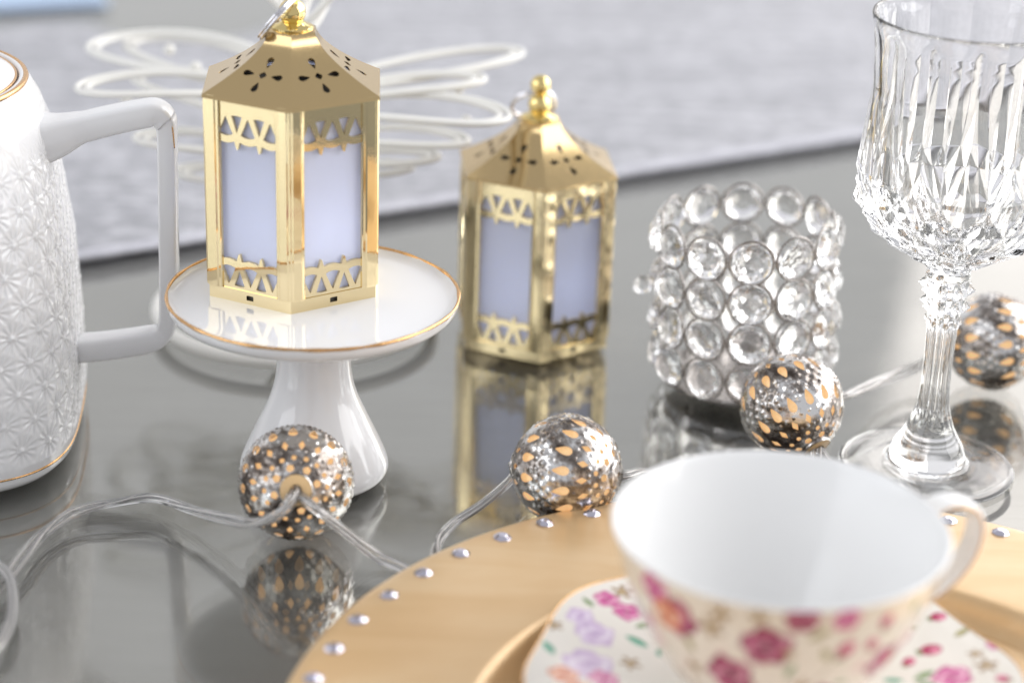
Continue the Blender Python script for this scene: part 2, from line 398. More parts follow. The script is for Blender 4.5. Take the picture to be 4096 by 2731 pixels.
# ------------------------------------------------------------------ gold lanterns
EZ = 69.0; HA = 31.5          # circumradius of the hexagon
def lantern(loc, rz, label):
    t = thing('gold_lantern', label, 'lantern', loc, (0, 0, rz), 'small gold lanterns with frosted panes')
    ap = HA * math.cos(math.pi / 6)
    def face(k):                      # mid-angle of side k, tangent, normal
        a = math.radians(-60 + 60 * k); return a, np.array([-math.sin(a), math.cos(a), 0]), np.array([math.cos(a), math.sin(a), 0])
    # base: six walls with a slot, plus floor and ledge
    parts = []
    xs = np.linspace(-HA / 2, HA / 2, 64); ys = np.linspace(0, 4.4, 12); P, T = tri_grid(xs, ys)
    fs = np.maximum(np.abs(P[:, 0]) - 1.35, np.abs(P[:, 1] - 2.3) - 0.85); Pc, Tc = clip(P, T, fs)
    for k in range(6):
        a, e, nrm = face(k)
        V = nrm * ap + Pc[:, :1] * e + Pc[:, 1:2] * np.array([0, 0, 1.0]); v, f, _ = thicken(V, Tc, -nrm * 0.8); parts.append((v, f))
    hexr = lambda R, z: [(R * math.cos(math.radians(-90 + 60 * k)), R * math.sin(math.radians(-90 + 60 * k)), z) for k in range(6)]
    parts.append((hexr(HA - 0.4, 0.4), [(5, 4, 3, 2, 1, 0)]))
    parts.append((hexr(HA - 0.1, 4.4) + hexr(HA - 4, 4.41), [(k, (k + 1) % 6, 6 + (k + 1) % 6, 6 + k) for k in range(6)]))
    mesh('base', *join(parts), GOLD, t, sharp=30)
    mesh('slot_shade_block', *join([(hexr(HA - 1.2, 0.8) + hexr(HA - 1.2, 3.9), [(0, 1, 2, 3, 4, 5), (11, 10, 9, 8, 7, 6)] + [(k, 6 + k, 6 + (k + 1) % 6, (k + 1) % 6) for k in range(6)])]), DARK, t, smooth=False)  # near-black block added behind the slots, imitating shade in the hollow base
    # corner posts
    prof = [(0.0, 0.3), (0.45, 0.3), (0.8, 0.8), (3.7, 0.8), (4.1, 0.35), (4.9, 0.3), (5.2, 0.05), (5.3, -0.9)]
    c30 = math.cos(math.pi / 6)
    for k in range(6):
        ca = math.radians(-90 + 60 * k); cd = np.array([math.cos(ca), math.sin(ca)]); ct = np.array([-math.sin(ca), math.cos(ca)])
        def pt(s, q, o):
            e = ct * s * math.cos(math.pi / 6) - cd * 0.5          # along the side, away from the corner
            nn = cd * c30 + ct * s * 0.5
            return cd * HA + e * q + nn * o
        ring = [pt(-1, q, o) for q, o in prof[::-1][:-1]] + [cd * (HA + 0.3 / c30)] + [pt(1, q, o) for q, o in prof[1:]] + [cd * (HA - 0.9 / c30)]
        ring = np.array(ring); m = len(ring); zz = [4.3, 5.0, EZ - 1.4, EZ + 0.2]
        V = np.vstack([np.column_stack([ring * (0.997 if i in (0, 3) else 1), np.full(m, z)]) for i, z in enumerate(zz)])
        F = [tuple(q) for q in grid_faces(4, m)] + [tuple(range(m))[::-1], tuple(3 * m + j for j in range(m))]
        mesh('post', V, F, GOLD, t, sharp=25)
    # fretwork panels and panes
    wi = 10.9; p = 8.4
    def fret(P, ext):
        x, y = P[:, 0], P[:, 1]
        xc = (x + p / 2) % p - p / 2; s = (x % p) - p / 2
        arch = 9.0 + 1.3 * (1 - (xc / (p / 2)) ** 2) - y
        spike = np.minimum((12.2 - y) / 1.0, 1.15 - np.abs(s) - np.clip(y - 9.2, 0, None) * 0.30)
        top = np.maximum(arch, spike)
        h1 = np.minimum(7.0 + 0.9 * (1 - (xc / 3) ** 2) - y, (y - 1.3) * 0.45 - np.abs(xc))
        h2 = np.minimum(y - 1.1 + 0.15 * np.cos(s), (6.7 - y) * 0.36 - np.abs(s))
        return np.minimum(top, np.minimum(-h1, -h2))
    for (y0, flip, base) in ((0.0, False, 4.4), (-4.6, True, EZ)):
        ys = np.linspace(y0, 12.4, 54 if not flip else 72); xs = np.linspace(-wi, wi, 92); P, T = tri_grid(xs, ys)
        Pc, Tc = clip(P, T, fret(P, 0))
        z = base + Pc[:, 1] if not flip else base - (Pc[:, 1] + 4.6)
        Tq = Tc[:, ::-1] if flip else Tc
        V = np.column_stack([np.full(len(Pc), ap - 0.45), Pc[:, 0], z])
        v, f, _ = thicken(V, Tq, np.array([-1.1, 0, 0]))
        src = None
        for k in range(6):
            if src is None: o = src = mesh('fretwork', v, f, GOLD, t, sharp=30)
            else: o = src.copy(); COL.objects.link(o)
            o.rotation_euler = (0, 0, math.radians(-60 + 60 * k))
    src = None
    for k in range(6):
        v, f = box(ap - 2.9, ap - 2.1, -12.5, 12.5, 4.45, EZ - 0.5)
        if src is None: o = src = mesh('pane', v, f, PANE, t, smooth=False)
        else: o = src.copy(); COL.objects.link(o)
        o.rotation_euler = (0, 0, math.radians(-60 + 60 * k))
    # pierced concave roof
    RE, RT, RH = HA + 1.1, 8.6, 17.4
    tt = np.linspace(0, 1, 70); us = np.linspace(-1, 1, 64); P, T = tri_grid(us, tt)
    rad = RT + (RE - RT) * (1 - P[:, 1]) ** 1.6
    zz = EZ + RH * P[:, 1]
    half = rad * 0.5; x = P[:, 0] * half
    arc = np.concatenate([[0], np.cumsum(np.hypot(np.diff((RT + (RE - RT) * (1 - tt) ** 1.6) * c30), RH * np.diff(tt)))])
    s = np.interp(P[:, 1], tt, arc); s0 = 12.2
    def drop(lx, ly, L, w):            # teardrop with its point at -L/2
        k = np.clip((ly + L / 2) / L, 0, 1); return np.maximum(np.abs(lx) - w * np.sqrt(np.clip(np.sin(np.pi * k ** 1.4), 0, 1)) * (0.25 + 0.75 * k), np.abs(ly) - L / 2)
    f = (np.abs(x) + np.abs(s - s0)) - 1.5
    for ax, ay in ((0, 1), (0, -1), (1, 0), (-1, 0)):
        lx = x - ax * 5.0; ly = s - s0 - ay * 5.0
        f = np.minimum(f, drop(lx, ly * ay, 4.5, 1.5) if ay else drop(ly, lx * ax, 4.5, 1.5))
    Pc, Tc = clip(np.column_stack([x, rad * c30, zz, P]), T, f)
    V0 = np.column_stack([Pc[:, 1], Pc[:, 0], Pc[:, 2]])
    v, fcs, _ = thicken(V0, Tc, np.array([-0.35, 0, -0.35]))
    parts = []
    for k in range(6):
        a = math.radians(-60 + 60 * k); M = np.array([[math.cos(a), -math.sin(a), 0], [math.sin(a), math.cos(a), 0], [0, 0, 1]])
        parts.append((v @ M.T, fcs))
    parts.append((hexr(RE, EZ) + hexr(RE + 0.15, EZ - 1) + hexr(RE - 0.8, EZ - 1) + hexr(RE - 0.9, EZ - 0.1), [(k + 6 * i, 6 * i + 6 + k, 6 * i + 6 + (k + 1) % 6, 6 * i + (k + 1) % 6) for i in range(3) for k in range(6)]))
    parts.append((hexr(RT, EZ + RH) + hexr(RT - 0.6, EZ + 0.35 + RH) + [(0, 0, EZ + 0.35 + RH)], [(k, (k + 1) % 6, 6 + (k + 1) % 6, 6 + k) for k in range(6)] + [(6 + k, 6 + (k + 1) % 6, 12) for k in range(6)]))
    mesh('roof', *join(parts), ROOFGOLD, t, sharp=40)
    # knob of two balls, and the split ring
    z0 = EZ + 0.3 + RH
    prof = [(z0, 6.8), (z0 + 0.7, 6.9), (z0 + 1.2, 6.2), (z0 + 1.6, 4.4), (z0 + 2.2, 4.0)]
    c1 = z0 + 5.3
    prof += [(c1 + 4.4 * math.sin(a), 4.4 * math.cos(a)) for a in np.linspace(-0.75, 1.1, 14)] + [(c1 + 4.1, 1.7)]
    c2 = c1 + 7.4
    prof += [(c2 - 3.4, 1.7)] + [(c2 + 3.8 * math.sin(a), 3.8 * math.cos(a)) for a in np.linspace(-1.1, 1.5, 16)] + [(c2 + 3.8, 0)]
    mesh('knob', *lathe(prof, 36), BRIGHTGOLD, t, sharp=50)
    ct = np.array([0, 0, c1 + 4.3]); A = np.radians(np.arange(0, 722, 6)); rr = 8.6
    d1 = np.array([-0.64, -0.08, -0.77]); d1 /= np.linalg.norm(d1); d2 = np.array([-0.06, -0.96, 0.20]); d2 -= d1 * (d1 @ d2); d2 /= np.linalg.norm(d2); d3 = np.cross(d1, d2)
    P = ct + d1 * (rr - 1.0) + rr * (np.cos(A)[:, None] * -d1 + np.sin(A)[:, None] * d2 * 0.96) + d3 * (np.arange(len(A)) / len(A) - 0.5)[:, None] * 1.9
    mesh('split_ring', *tube(P, 0.62, 8), CHROME, t, sharp=0)
    mesh('pane_glow_core', *lathe([(4.4, 0), (4.4, 8), (16, 8), (18, 7), (18.4, 2.2), (22, 2.0), (25, 1.2), (26.5, 0)], 32), GLOW, t, sharp=40)  # unseen glowing body added to brighten the frosted panes
    mesh('light_baffle', hexr(HA - 4.2, EZ - 1.2), [(0, 1, 2, 3, 4, 5)], DARK, t, smooth=False)  # dark sheet added to keep the inner lamp's light out of the roof
    return t
lan1 = lantern((-72.6, 657.0, 62.85), math.radians(4), 'gold lantern standing on the white cake stand, silver split ring hanging from its knob')
lan2 = dup(lan1)
lan1.scale = (0.98, 0.98, 0.98)
lan2.location = (7.4 * MM, 768.0 * MM, 0.0005); lan2.rotation_euler = (0, 0, math.radians(6))
lan2['label'] = 'gold lantern standing directly on the glass table, mirrored below itself'
for q in (lan1, lan2):
    l = bpy.data.lights.new('pane_fill_light', 'POINT'); l.energy = 0.017; l.color = (0.86, 0.9, 1.0); l.shadow_soft_size = 0.006  # lamp added inside each lantern to brighten its panes towards the middle
    lo = bpy.data.objects.new('pane_fill_light', l); COL.objects.link(lo); lo.parent = q; lo.location = (0.004, -0.004, 0.026)
for k in kids(lan2):
    if k.name.startswith('split_ring'): k.rotation_euler = (0, 0, math.radians(-75))

# ------------------------------------------------------------------ white cake stand
cs = thing('cake_stand', 'small white porcelain cake stand with a gold rim under the lantern', 'cake stand', (-64.7, 640.4, 0.3))
prof = spline([(62.6, 0.01), (62.6, 30), (62.55, 41), (63.0, 44.2), (64.2, 46.2), (64.9, 46.9), (64.6, 47.3), (63.2, 47.3), (61.0, 46.4), (58.9, 43.2), (57.2, 36), (56.3, 26), (55.9, 16), (55.0, 13.0),
               (52, 12.5), (46, 12.2), (40, 12.2), (34, 12.9), (28, 14.6), (21, 17.6), (14, 20.8), (8, 23.4), (4.5, 24.6), (2.2, 24.5), (0.6, 23.2), (0.0, 21.5)], 4)
prof = [(62.6, 0)] + [tuple(q) for q in prof[1:]] + [(0.0, 16), (2.0, 14), (30, 6), (30, 0)]
mesh('body', *lathe(prof, 128), PORC, cs, sharp=0)
a = np.linspace(0, 2 * np.pi, 240, endpoint=False)
P = np.column_stack([47.05 * np.cos(a), 47.05 * np.sin(a), 64.55 + 0.08 * np.sin(7 * a)])
mesh('gold_rim', *tube(P, 0.58 * (1 + 0.12 * np.sin(13 * a + 1) + 0.1 * np.sin(29 * a)), 8, True), COPPER, cs, sharp=0)

# ------------------------------------------------------------------ white teapot with star relief
tp = thing('teapot', 'white star embossed teapot with gold lines and angular handle at the left', 'teapot', (-210, 665, 0.3))
zk = np.array([0, 1.5, 4, 10, 34, 65, 88, 104, 116, 121.5, 123.2]); rk = np.array([56.4, 59.3, 61.4, 62.5, 62.5, 61.2, 58.1, 56.2, 53.2, 50.8, 49.2])
def teapot_r(phi, z):
    rr = np.interp(z, zk, rk); nn = np.interp(z, [0, 90, 121], [3.5, 3.3, 2.1]); q = phi - math.radians(7)
    return rr * (np.abs(np.cos(q)) ** nn + np.abs(np.sin(q)) ** nn) ** (-1 / nn)
# even steps along the perimeter
NP = 900
ph = np.linspace(0, 2 * np.pi, 4000); rr = teapot_r(ph, np.full_like(ph, 50.0))
arc = np.concatenate([[0], np.cumsum(np.hypot(np.diff(rr * np.cos(ph)), np.diff(rr * np.sin(ph))))]); per = arc[-1]
phi = np.interp(np.linspace(0, per, NP, endpoint=False), arc, ph); S = np.linspace(0, per, NP, endpoint=False)
zs = np.concatenate([[0, 0.8, 1.6, 2.6, 4], np.linspace(5, 123.2, 236)])
PH, ZZ = np.meshgrid(phi, zs); SS, _ = np.meshgrid(S, zs)
ncell = 38; sp = per / ncell; hz = sp * math.sqrt(3) / 2
def star(s, z):
    z = z - 6.0
    row = np.round(z / hz); best = np.full(s.shape, 1e9); bx = np.zeros(s.shape); by = np.zeros(s.shape)
    for dr in (-1, 0, 1):
        r = row + dr; off = (r % 2) * 0.5 * sp; c = np.round((s - off) / sp) * sp + off; X = s - c; Y = z - r * hz; d = np.hypot(X, Y); m = d < best
        best = np.where(m, d, best); bx = np.where(m, X, bx); by = np.where(m, Y, by)
    an = np.arctan2(by, bx); R = sp * 0.54
    k = np.abs(((an / (np.pi / 6)) % 1) - 0.5) * 2                 # 1 on the twelve rays, 0 between them
    pet = np.clip(1 - best / R, 0, 1) ** 0.7 * np.clip(best / R * 3.2, 0, 1)
    return -1.2 * (1 - k) ** 0.9 * pet + 0.25 * np.clip(1 - best / (R * 0.25), 0, 1)
rel = star(SS, ZZ) * np.clip((ZZ - 9) / 4, 0, 1) * np.clip((112 - ZZ) / 10, 0, 1)
RR = teapot_r(PH, ZZ) + rel
V = np.column_stack([(RR * np.cos(PH)).ravel(), (RR * np.sin(PH)).ravel(), ZZ.ravel()])
F = [tuple(q) for q in grid_faces(len(zs), NP)] + [tuple(range(NP))[::-1]]
mesh('body', V, F, PORC, tp, sharp=0)
prof = [(123.0, 49.4), (124.2, 48.8), (124.6, 47.8), (124.2, 46.9), (122.8, 46.4), (121.5, 46.0), (121.5, 45)]
mesh('neck_ring', *lathe(prof, 128), PORC, tp, sharp=0)
a = np.linspace(0, 2 * np.pi, 200, endpoint=False)
mesh('gold_rim', *tube(np.column_stack([48.9 * np.cos(a), 48.9 * np.sin(a), 123.8 + 0 * a]), 1.0, 8, True), COPPER, tp, sharp=0)
Vr = teapot_r(a, np.full_like(a, 6.6)) - 0.05
mesh('gold_line', *tube(np.column_stack([Vr * np.cos(a), Vr * np.sin(a), 6.6 + 0 * a]), 0.45 * (1 + 0.15 * np.sin(9 * a)), 8, True), COPPER, tp, sharp=0)
prof = spline([(121.6, 45.6), (123.4, 45.9), (124.6, 45.0), (127.0, 40), (130.0, 30), (132, 18), (133, 8.5), (135, 6.5), (139, 7.5), (142.5, 8.8), (146, 7.5), (147.3, 4), (147.6, 0.01)], 4)
ld = mesh('lid', *lathe([tuple(q) for q in prof[:-1]] + [(147.6, 0)], 96), PORC, tp, sharp=0)
mesh('gold_rim', *tube(np.column_stack([45.75 * np.cos(a), 45.75 * np.sin(a), 123.9 + 0 * a]), 0.5, 8, True), COPPER, ld, sharp=0)
hp = np.array([(-164, 668, 103.0), (-152.0, 668, 105.6), (-143.5, 668, 108.8), (-133, 668, 111.9), (-122.6, 668, 114.4), (-118.4, 668, 114.8), (-115.8, 668, 112.6), (-115.2, 668, 108), (-115.6, 668, 79), (-116.3, 668, 50), (-117.0, 668, 41),
               (-119.2, 668, 36.6), (-124, 668, 34.4), (-137, 668, 31.8), (-148, 668, 30.2)]) - np.array([210, 665, 0]) * np.array([-1, 1, 0])
sec = np.array([(math.copysign(abs(math.cos(q)) ** 0.42, math.cos(q)) * 1.0, math.copysign(abs(math.sin(q)) ** 0.42, math.sin(q)) * 1.3) for q in np.linspace(0, 2 * np.pi, 20, endpoint=False)])
hp = spline(hp, 7); k = np.linspace(0, 1, len(hp))
hr = np.interp(k, [0, 0.08, 0.15, 0.34, 0.43, 0.5, 0.76, 0.86, 1], [9.0, 6.4, 4.6, 4.1, 3.5, 3.1, 3.1, 4.0, 4.2])
mesh('handle', *tube(hp, hr, sec=sec, up=np.array([0, 0, 1.0])), PORC, tp, sharp=0)
gl = spline(np.array([(-133, 664.6, 114.6), (-123, 664.3, 117.0), (-118.4, 664.3, 117.5), (-114.6, 664.3, 115.5), (-112.9, 664.3, 111.5), (-112.4, 664.8, 104)]) - np.array([-210, 665, 0]), 8)
mesh('gold_line', *tube(gl, 0.28, 6), COPPER, tp, sharp=0)
spt = spline([(-60, 0, 40), (-74, 0, 50), (-86, 0, 72), (-94, 0, 100), (-104, 0, 116)], 8)
mesh('spout', *tube(spt, np.linspace(17, 6.5, len(spt)), 24, cap=False), PORC, tp, sharp=0)

# ------------------------------------------------------------------ white wire flower ornament
wo = thing('wire_ornament', 'white coated wire flower ornament of looped petals behind the cake stand lantern', 'ornament', (-85.6, 778.4, 0.4))
a = np.linspace(0, 2 * np.pi, 120, endpoint=False)
mesh('ring_base', *tube(np.column_stack([54 * np.cos(a), 54 * np.sin(a), 2.6 + 0 * a]), 2.6, 12, True), WHITEWIRE, wo, sharp=0)
for q in (0.4, 2.5, 4.6):
    P = spline([(54 * math.cos(q), 54 * math.sin(q), 2.6), (30 * math.cos(q), 30 * math.sin(q), 6), (8 * math.cos(q), 8 * math.sin(q), 22), (2 * math.cos(q), 2 * math.sin(q), 60)], 8)
    mesh('spoke', *tube(P, 1.5, 8), WHITEWIRE, wo, sharp=0)
mesh('stem', *tube(spline([(0, 0, 20), (1, 0, 60), (2, 0, 110), (4, 0, 150), (6, 0, 175)], 8), 2.0, 10), WHITEWIRE, wo, sharp=0)
def petal(base, tip, w, lift=0.0, gap=3.6):
    base = np.array(base, float); tip = np.array(tip, float); ax = tip - base; L = np.linalg.norm(ax); ax /= L
    pr = np.cross([0, 0, 1.0], ax); pr /= np.linalg.norm(pr); up = np.cross(ax, pr)
    for g in (0, gap):
        t = np.linspace(0, 2 * np.pi, 72, endpoint=False); s = (1 - np.cos(t)) / 2
        P = base + ax * (s * (L - g))[:, None] + pr * (np.sin(t) * (w - g * 0.8) * (0.55 + 0.45 * s))[:, None] + up * (lift * np.sin(np.pi * s))[:, None]
        mesh('petal', *tube(P, 1.2, 8, True), WHITEWIRE, wo, sharp=0)
loc = lambda x, y, z: (x + 85.6, y - 778.4, z)
petal((0, 6, 90), loc(-168.7, 838, 92.5), 33, 3); petal((0, 6, 84), loc(-158, 856, 88), 24, 3); petal((0, 0, 88), loc(-163, 756, 95.6), 19, 4)
petal((0, 0, 60), loc(-145, 770, 73), 15, 4); petal((0, 0, 48), loc(-131, 774, 59), 12, 3); petal((0, 0, 74), loc(-150, 806, 88), 20, 4)
petal((0, 6, 88), loc(-0.6, 838, 93.5), 17, 1); petal((0, 0, 86), loc(-14, 794, 94), 14, 2); petal((0, 0, 82), loc(-4.2, 752, 91), 22, 4)
petal((0, 0, 70), loc(-19, 762, 78.4), 15, 3); petal((0, 0, 60), loc(-30, 765, 71), 13, 2); petal((0, 0, 54), loc(-40, 770, 64.8), 11, 2)
petal((4, 0, 118), loc(-48, 800, 172), 16, 0); petal((3, 0, 118), loc(-128, 800, 170), 16, 0); petal((3, 3, 112), loc(-88, 840, 158), 18, 0)
for q in ((-138, 812, 96), (-127, 806, 91), (-24, 800, 88), (-149, 776, 86), (-20, 770, 84)):
    mesh('bead', *sphere(2.3, loc(*q), 14, 9), WHITEWIRE, wo, sharp=0)

# ------------------------------------------------------------------ crystal bead candle holder
hb = thing('candle_holder', 'silver ring candle holder set with round clear crystals', 'candle holder', (86.0, 724.6, 0.3), (math.radians(0.5), math.radians(-2.6), 0))
prof = [(3.6, 0), (3.6, 27.5), (4.2, 28.6), (5.2, 28.9), (6.0, 28.4), (6.0, 0)]
mesh('bottom_plate', *lathe(prof, 64), SILVER, hb, sharp=30)
for k in range(4):
    q = math.radians(20 + 90 * k); mesh('foot', *sphere(2.6, (22 * math.cos(q), 22 * math.sin(q), 2.5), 16, 10), SILVER, hb, sharp=0)
NR, RH_, RAD = 12, 15.3, 31.0
a = np.linspace(0, 2 * np.pi, 32, endpoint=False)
ring_v, ring_f = tube(np.column_stack([0 * a, 7.75 * np.cos(a), 7.75 * np.sin(a)]), 0.48, 8, True)
# faceted bead: table, crown, girdle, pavilion on both sides
cv = []; m8 = 10
for x, r, o in ((3.0, 3.3, 0.5), (1.9, 5.6, 0.0), (0.5, 6.9, 0.5), (-0.5, 6.9, 0.5), (-1.9, 5.6, 0.0), (-3.0, 3.3, 0.5)):
    for k in range(m8): q = 2 * math.pi * (k + o) / m8; cv.append((x * 1.05, r * 1.05 * math.cos(q), r * 1.05 * math.sin(q)))
cf = [tuple(range(m8)), tuple(range(5 * m8, 6 * m8))[::-1]]
for i, (lo, hi) in enumerate(((0.5, 0.0), (0.0, 0.5), (0.5, 0.5), (0.5, 0.0), (0.0, 0.5))):
    A, B = i * m8, (i + 1) * m8
    for k in range(m8):
        k2 = (k + 1) % m8
        if lo == hi: cf.append((A + k, B + k, B + k2, A + k2))
        elif lo > hi: cf += [(A + k, B + k2, A + k2), (A + k, B + k, B + k2)]
        else: cf += [(A + k2, A + k, B + k), (A + k2, B + k, B + k2)]
rsrc = csrc = None; rj = random.Random(8)
for row in range(4):
    for k in range(NR):
        q = math.radians(-92 + 30 * k); z = 6.3 + 8.2 + row * RH_
        if rsrc is None: rg = rsrc = mesh('ring', ring_v, ring_f, SILVER, hb, sharp=0)
        else: rg = rsrc.copy(); COL.objects.link(rg)
        rg.location = (RAD * math.cos(q) * MM, RAD * math.sin(q) * MM, z * MM); rg.rotation_euler = (0, math.radians(-4), q)
        if csrc is None:
            cb = csrc = mesh('crystal', cv, cf, CRYSTAL, hb, smooth=False); bm = bmesh.new(); bm.from_mesh(cb.data); bmesh.ops.recalc_face_normals(bm, faces=bm.faces[:]); bm.to_mesh(cb.data); bm.free()
        else: cb = csrc.copy(); COL.objects.link(cb)
        cb.location = ((RAD + 0.4) * math.cos(q) * MM, (RAD + 0.4) * math.sin(q) * MM, (z - 0.4) * MM)
        cb.rotation_euler = (rj.uniform(-0.5, 0.5), rj.uniform(-0.28, 0.28), q + rj.uniform(-0.3, 0.3))
ob = csrc.copy(); COL.objects.link(ob); ob.name = 'bead'; ob.location = (-37.5 * MM, -2 * MM, 41 * MM); ob.rotation_euler = (0.3, 0.4, 1.2); ob.scale = (0.5, 0.5, 0.5)

# ------------------------------------------------------------------ cut crystal goblet
gb = thing('crystal_goblet', 'clear cut crystal goblet on a fluted stem at the right', 'goblet', (143.4, 659.6, 0.3))
NG = 420; ang = np.linspace(0, 2 * np.pi, NG, endpoint=False) + 0.08
def rows(prof, relief=None):
    prof = np.asarray(prof, float); Z = prof[:, 0][:, None] + 0 * ang; Rr = prof[:, 1][:, None] + 0 * ang
    if relief is not None: Rr = Rr + relief(Z, ang[None, :] + 0 * Z)
    return np.stack([Rr * np.cos(ang), Rr * np.sin(ang), Z], -1).reshape(-1, 3)
CN, CH, ZT = 14, 9.0, 104.0              # cells round the bowl, half height of a cut diamond, top of the diamond belt
def panel_r(Z, A, base):
    ph = CN * (A - 0.08) / (2 * np.pi); q = ((ph + 0.5) % 1) - 0.5
    flat = base * (math.cos(math.pi / CN) / np.cos(2 * np.pi * ((ph % 1) - 0.5) / CN) - 1) * 0.8
    return base + (flat + 0.3) * np.clip((155.3 - Z) / 3.0, 0, 1)
bz = [73, 75.2, 78.6, 82.6, 88, 93, 97.5, 104, 117, 133, 147, 154.5, 157.5]; br = [7.0, 8.4, 15.0, 21.8, 28.0, 31.8, 33.0, 32.8, 32.0, 31.0, 31.8, 32.8, 33.2]
zz = np.concatenate([np.linspace(73, 77, 8)[:-1], 77 + np.arange(0, 105) * CH / 12, [155.8, 156.7, 157.5]]); outer = np.column_stack([zz, np.interp(zz, bz, br)])
ker = np.ones(9) / 9; outer[6:-6, 1] = np.convolve(np.pad(outer[:, 1], 4, 'edge'), ker, 'valid')[6:-6]
rimp = [(158.0, 33.1), (158.1, 32.5), (157.7, 31.9)]
iz = [157, 147, 133, 117, 105, 98, 92.5, 88, 84.5, 82.4]; ir = [31.7, 30.0, 28.8, 28.9, 28.4, 26.4, 22.6, 17.5, 11.0, 4.0]
zi = np.concatenate([np.linspace(157, 90, 60), np.linspace(89, 82.4, 12)]); inner = np.column_stack([zi, np.interp(zi, iz[::-1], ir[::-1])])
lat = np.zeros((4, 2 * CN, 3))
for i in range(4):
    for j in range(2 * CN):
        z = 77 + CH * i; a = 0.08 + np.pi * j / CN; R = np.interp(z, outer[:, 0], outer[:, 1]) + ((-1.0 if (i + j) % 2 == 0 else 1.5) if i else (-0.5 if j % 2 == 0 else 0.5))
        lat[i, j] = (R * math.cos(a), R * math.sin(a), z)
step = NG // (2 * CN)
def belt(r, c):
    """point on the flat facets: r in 0..36 steps up, c the column"""
    i = min(r // 12, 2); v = (r - 12 * i) / 12; j = c // step; u = (c - step * j) / step; j2 = (j + 1) % (2 * CN)
    p00, p01, p10, p11 = lat[i, j], lat[i, j2], lat[i + 1, j], lat[i + 1, j2]
    if (i + j) % 2 == 0:
        return p00 + (p01 - p00) * u + (p11 - p01) * v if u >= v else p00 + (p10 - p00) * v + (p11 - p10) * u
    return p00 + (p01 - p00) * u + (p10 - p00) * v if u + v <= 1 else p11 + (p10 - p11) * (1 - u) + (p01 - p11) * (1 - v)
P0 = np.array([belt(0, c) for c in range(NG)]); PT = np.array([belt(36, c) for c in range(NG)])
r_0 = np.hypot(P0[:, 0], P0[:, 1]); r_T = np.hypot(PT[:, 0], PT[:, 1]); Ro = []
OUT = np.zeros((len(outer), NG, 3)); ca_, sa_ = np.cos(ang), np.sin(ang)
for k, (z, R) in enumerate(outer):
    if k < 7: f_ = k / 7; rr_ = R * (1 - f_) + f_ * (r_0 - np.interp(77, outer[:, 0], outer[:, 1]) + R); OUT[k] = np.column_stack([rr_ * ca_, rr_ * sa_, 0 * ang + z])
    elif k <= 43: OUT[k] = np.array([belt(k - 7, c) for c in range(NG)])
    else:
        d_ = np.abs(((CN * (ang - 0.08) / (2 * np.pi) + 0.5 * 0 + 0.5) % 1) - 0.5) * 2
        top_ = np.where(np.round(CN * (ang - 0.08) / (2 * np.pi)) % 2 == 0, 140.0, 122.0)
        kk = np.clip((z - ZT) / (top_ - ZT), 0, 1); up_ = panel_r(z, ang, R); low_ = r_T - np.interp(ZT, outer[:, 0], outer[:, 1]) + R
        k2_ = 1 - (1 - kk) ** 1.4; rr_ = low_ * (1 - k2_) + up_ * k2_; OUT[k] = np.column_stack([rr_ * ca_, rr_ * sa_, 0 * ang + z])
V = np.vstack([OUT.reshape(-1, 3), rows(rimp), rows(inner), [[0, 0, 82.0]]]); nr = len(outer) + 3 + len(inner)
F = []
no = len(outer); pick = np.ones((no, NG), bool)
for r in range(36):
    for c in range(NG): pick[7 + r, c] = ((r // 12) + (c // step)) % 2 == 0
for i in range(nr - 1):
    for j in range(NG):
        j2 = (j + 1) % NG; a, b, c, d = i * NG + j, i * NG + j2, (i + 1) * NG + j2, (i + 1) * NG + j
        if i < no - 1:
            if pick[i, j]: F += [(a, b, c), (a, c, d)]
            else: F += [(a, b, d), (b, c, d)]
        else: F.append((a, b, c, d))
F += [((nr - 1) * NG + j, (nr - 1) * NG + (j + 1) % NG, nr * NG) for j in range(NG)]
mesh('bowl', V, F, GLASS, gb, sharp=9)
sz_ = [16, 20, 24, 30, 40, 48, 52, 54.5, 57, 58.5, 61, 63.5, 67, 69.5, 70.6, 71.6, 73]; sr = [8.0, 6.3, 5.3, 4.7, 4.5, 4.7, 4.9, 5.6, 5.2, 5.6, 7.0, 5.8, 7.9, 6.6, 7.4, 7.4, 7.0]
zz = np.linspace(16, 73, 150); st = np.column_stack([zz, np.interp(zz, sz_, sr)])
def stem_relief(Z, A):
    x = np.abs((8 * A / (2 * np.pi)) % 1 - 0.5) * 2
    fl = 0.7 * np.interp(Z, [16, 22, 50, 54], [0.2, 1, 1, 0.5]) * (np.abs(np.cos(np.pi * x)) - 0.5)
    kn = lambda c, h, A_: A_ * np.clip(1 - np.abs(Z - c) / h, 0, 1) * (np.clip(1 - 1.6 * x, 0, 1) - 0.35)
    out = np.where(Z < 54, fl, fl * 0.3 + kn(67, 3.6, 3.0) + kn(60.8, 3.0, 2.8) + kn(55.2, 2.4, 1.6))
    return out * np.clip((72.5 - Z) / 2, 0, 1) * np.clip((Z - 16) / 3, 0, 1)
mesh('stem', np.vstack([rows(st, stem_relief)]), [tuple(q) for q in grid_faces(len(st), NG)], GLASS, gb, sharp=0)
fp = spline([(16, 8.0), (13, 9.6), (9.5, 11.6), (6.5, 12.6), (4.6, 13.4), (3.9, 15.5), (3.3, 20), (2.6, 25), (2.0, 28.4), (1.2, 29.8), (0.4, 29.6), (0.0, 28.5)], 5)
fp = np.vstack([fp, [(0.0, 27.5), (0.7, 25), (1.1, 15), (1.2, 6)]])
V = np.vstack([rows(fp), [[0, 0, 1.2]]]); nr = len(fp)
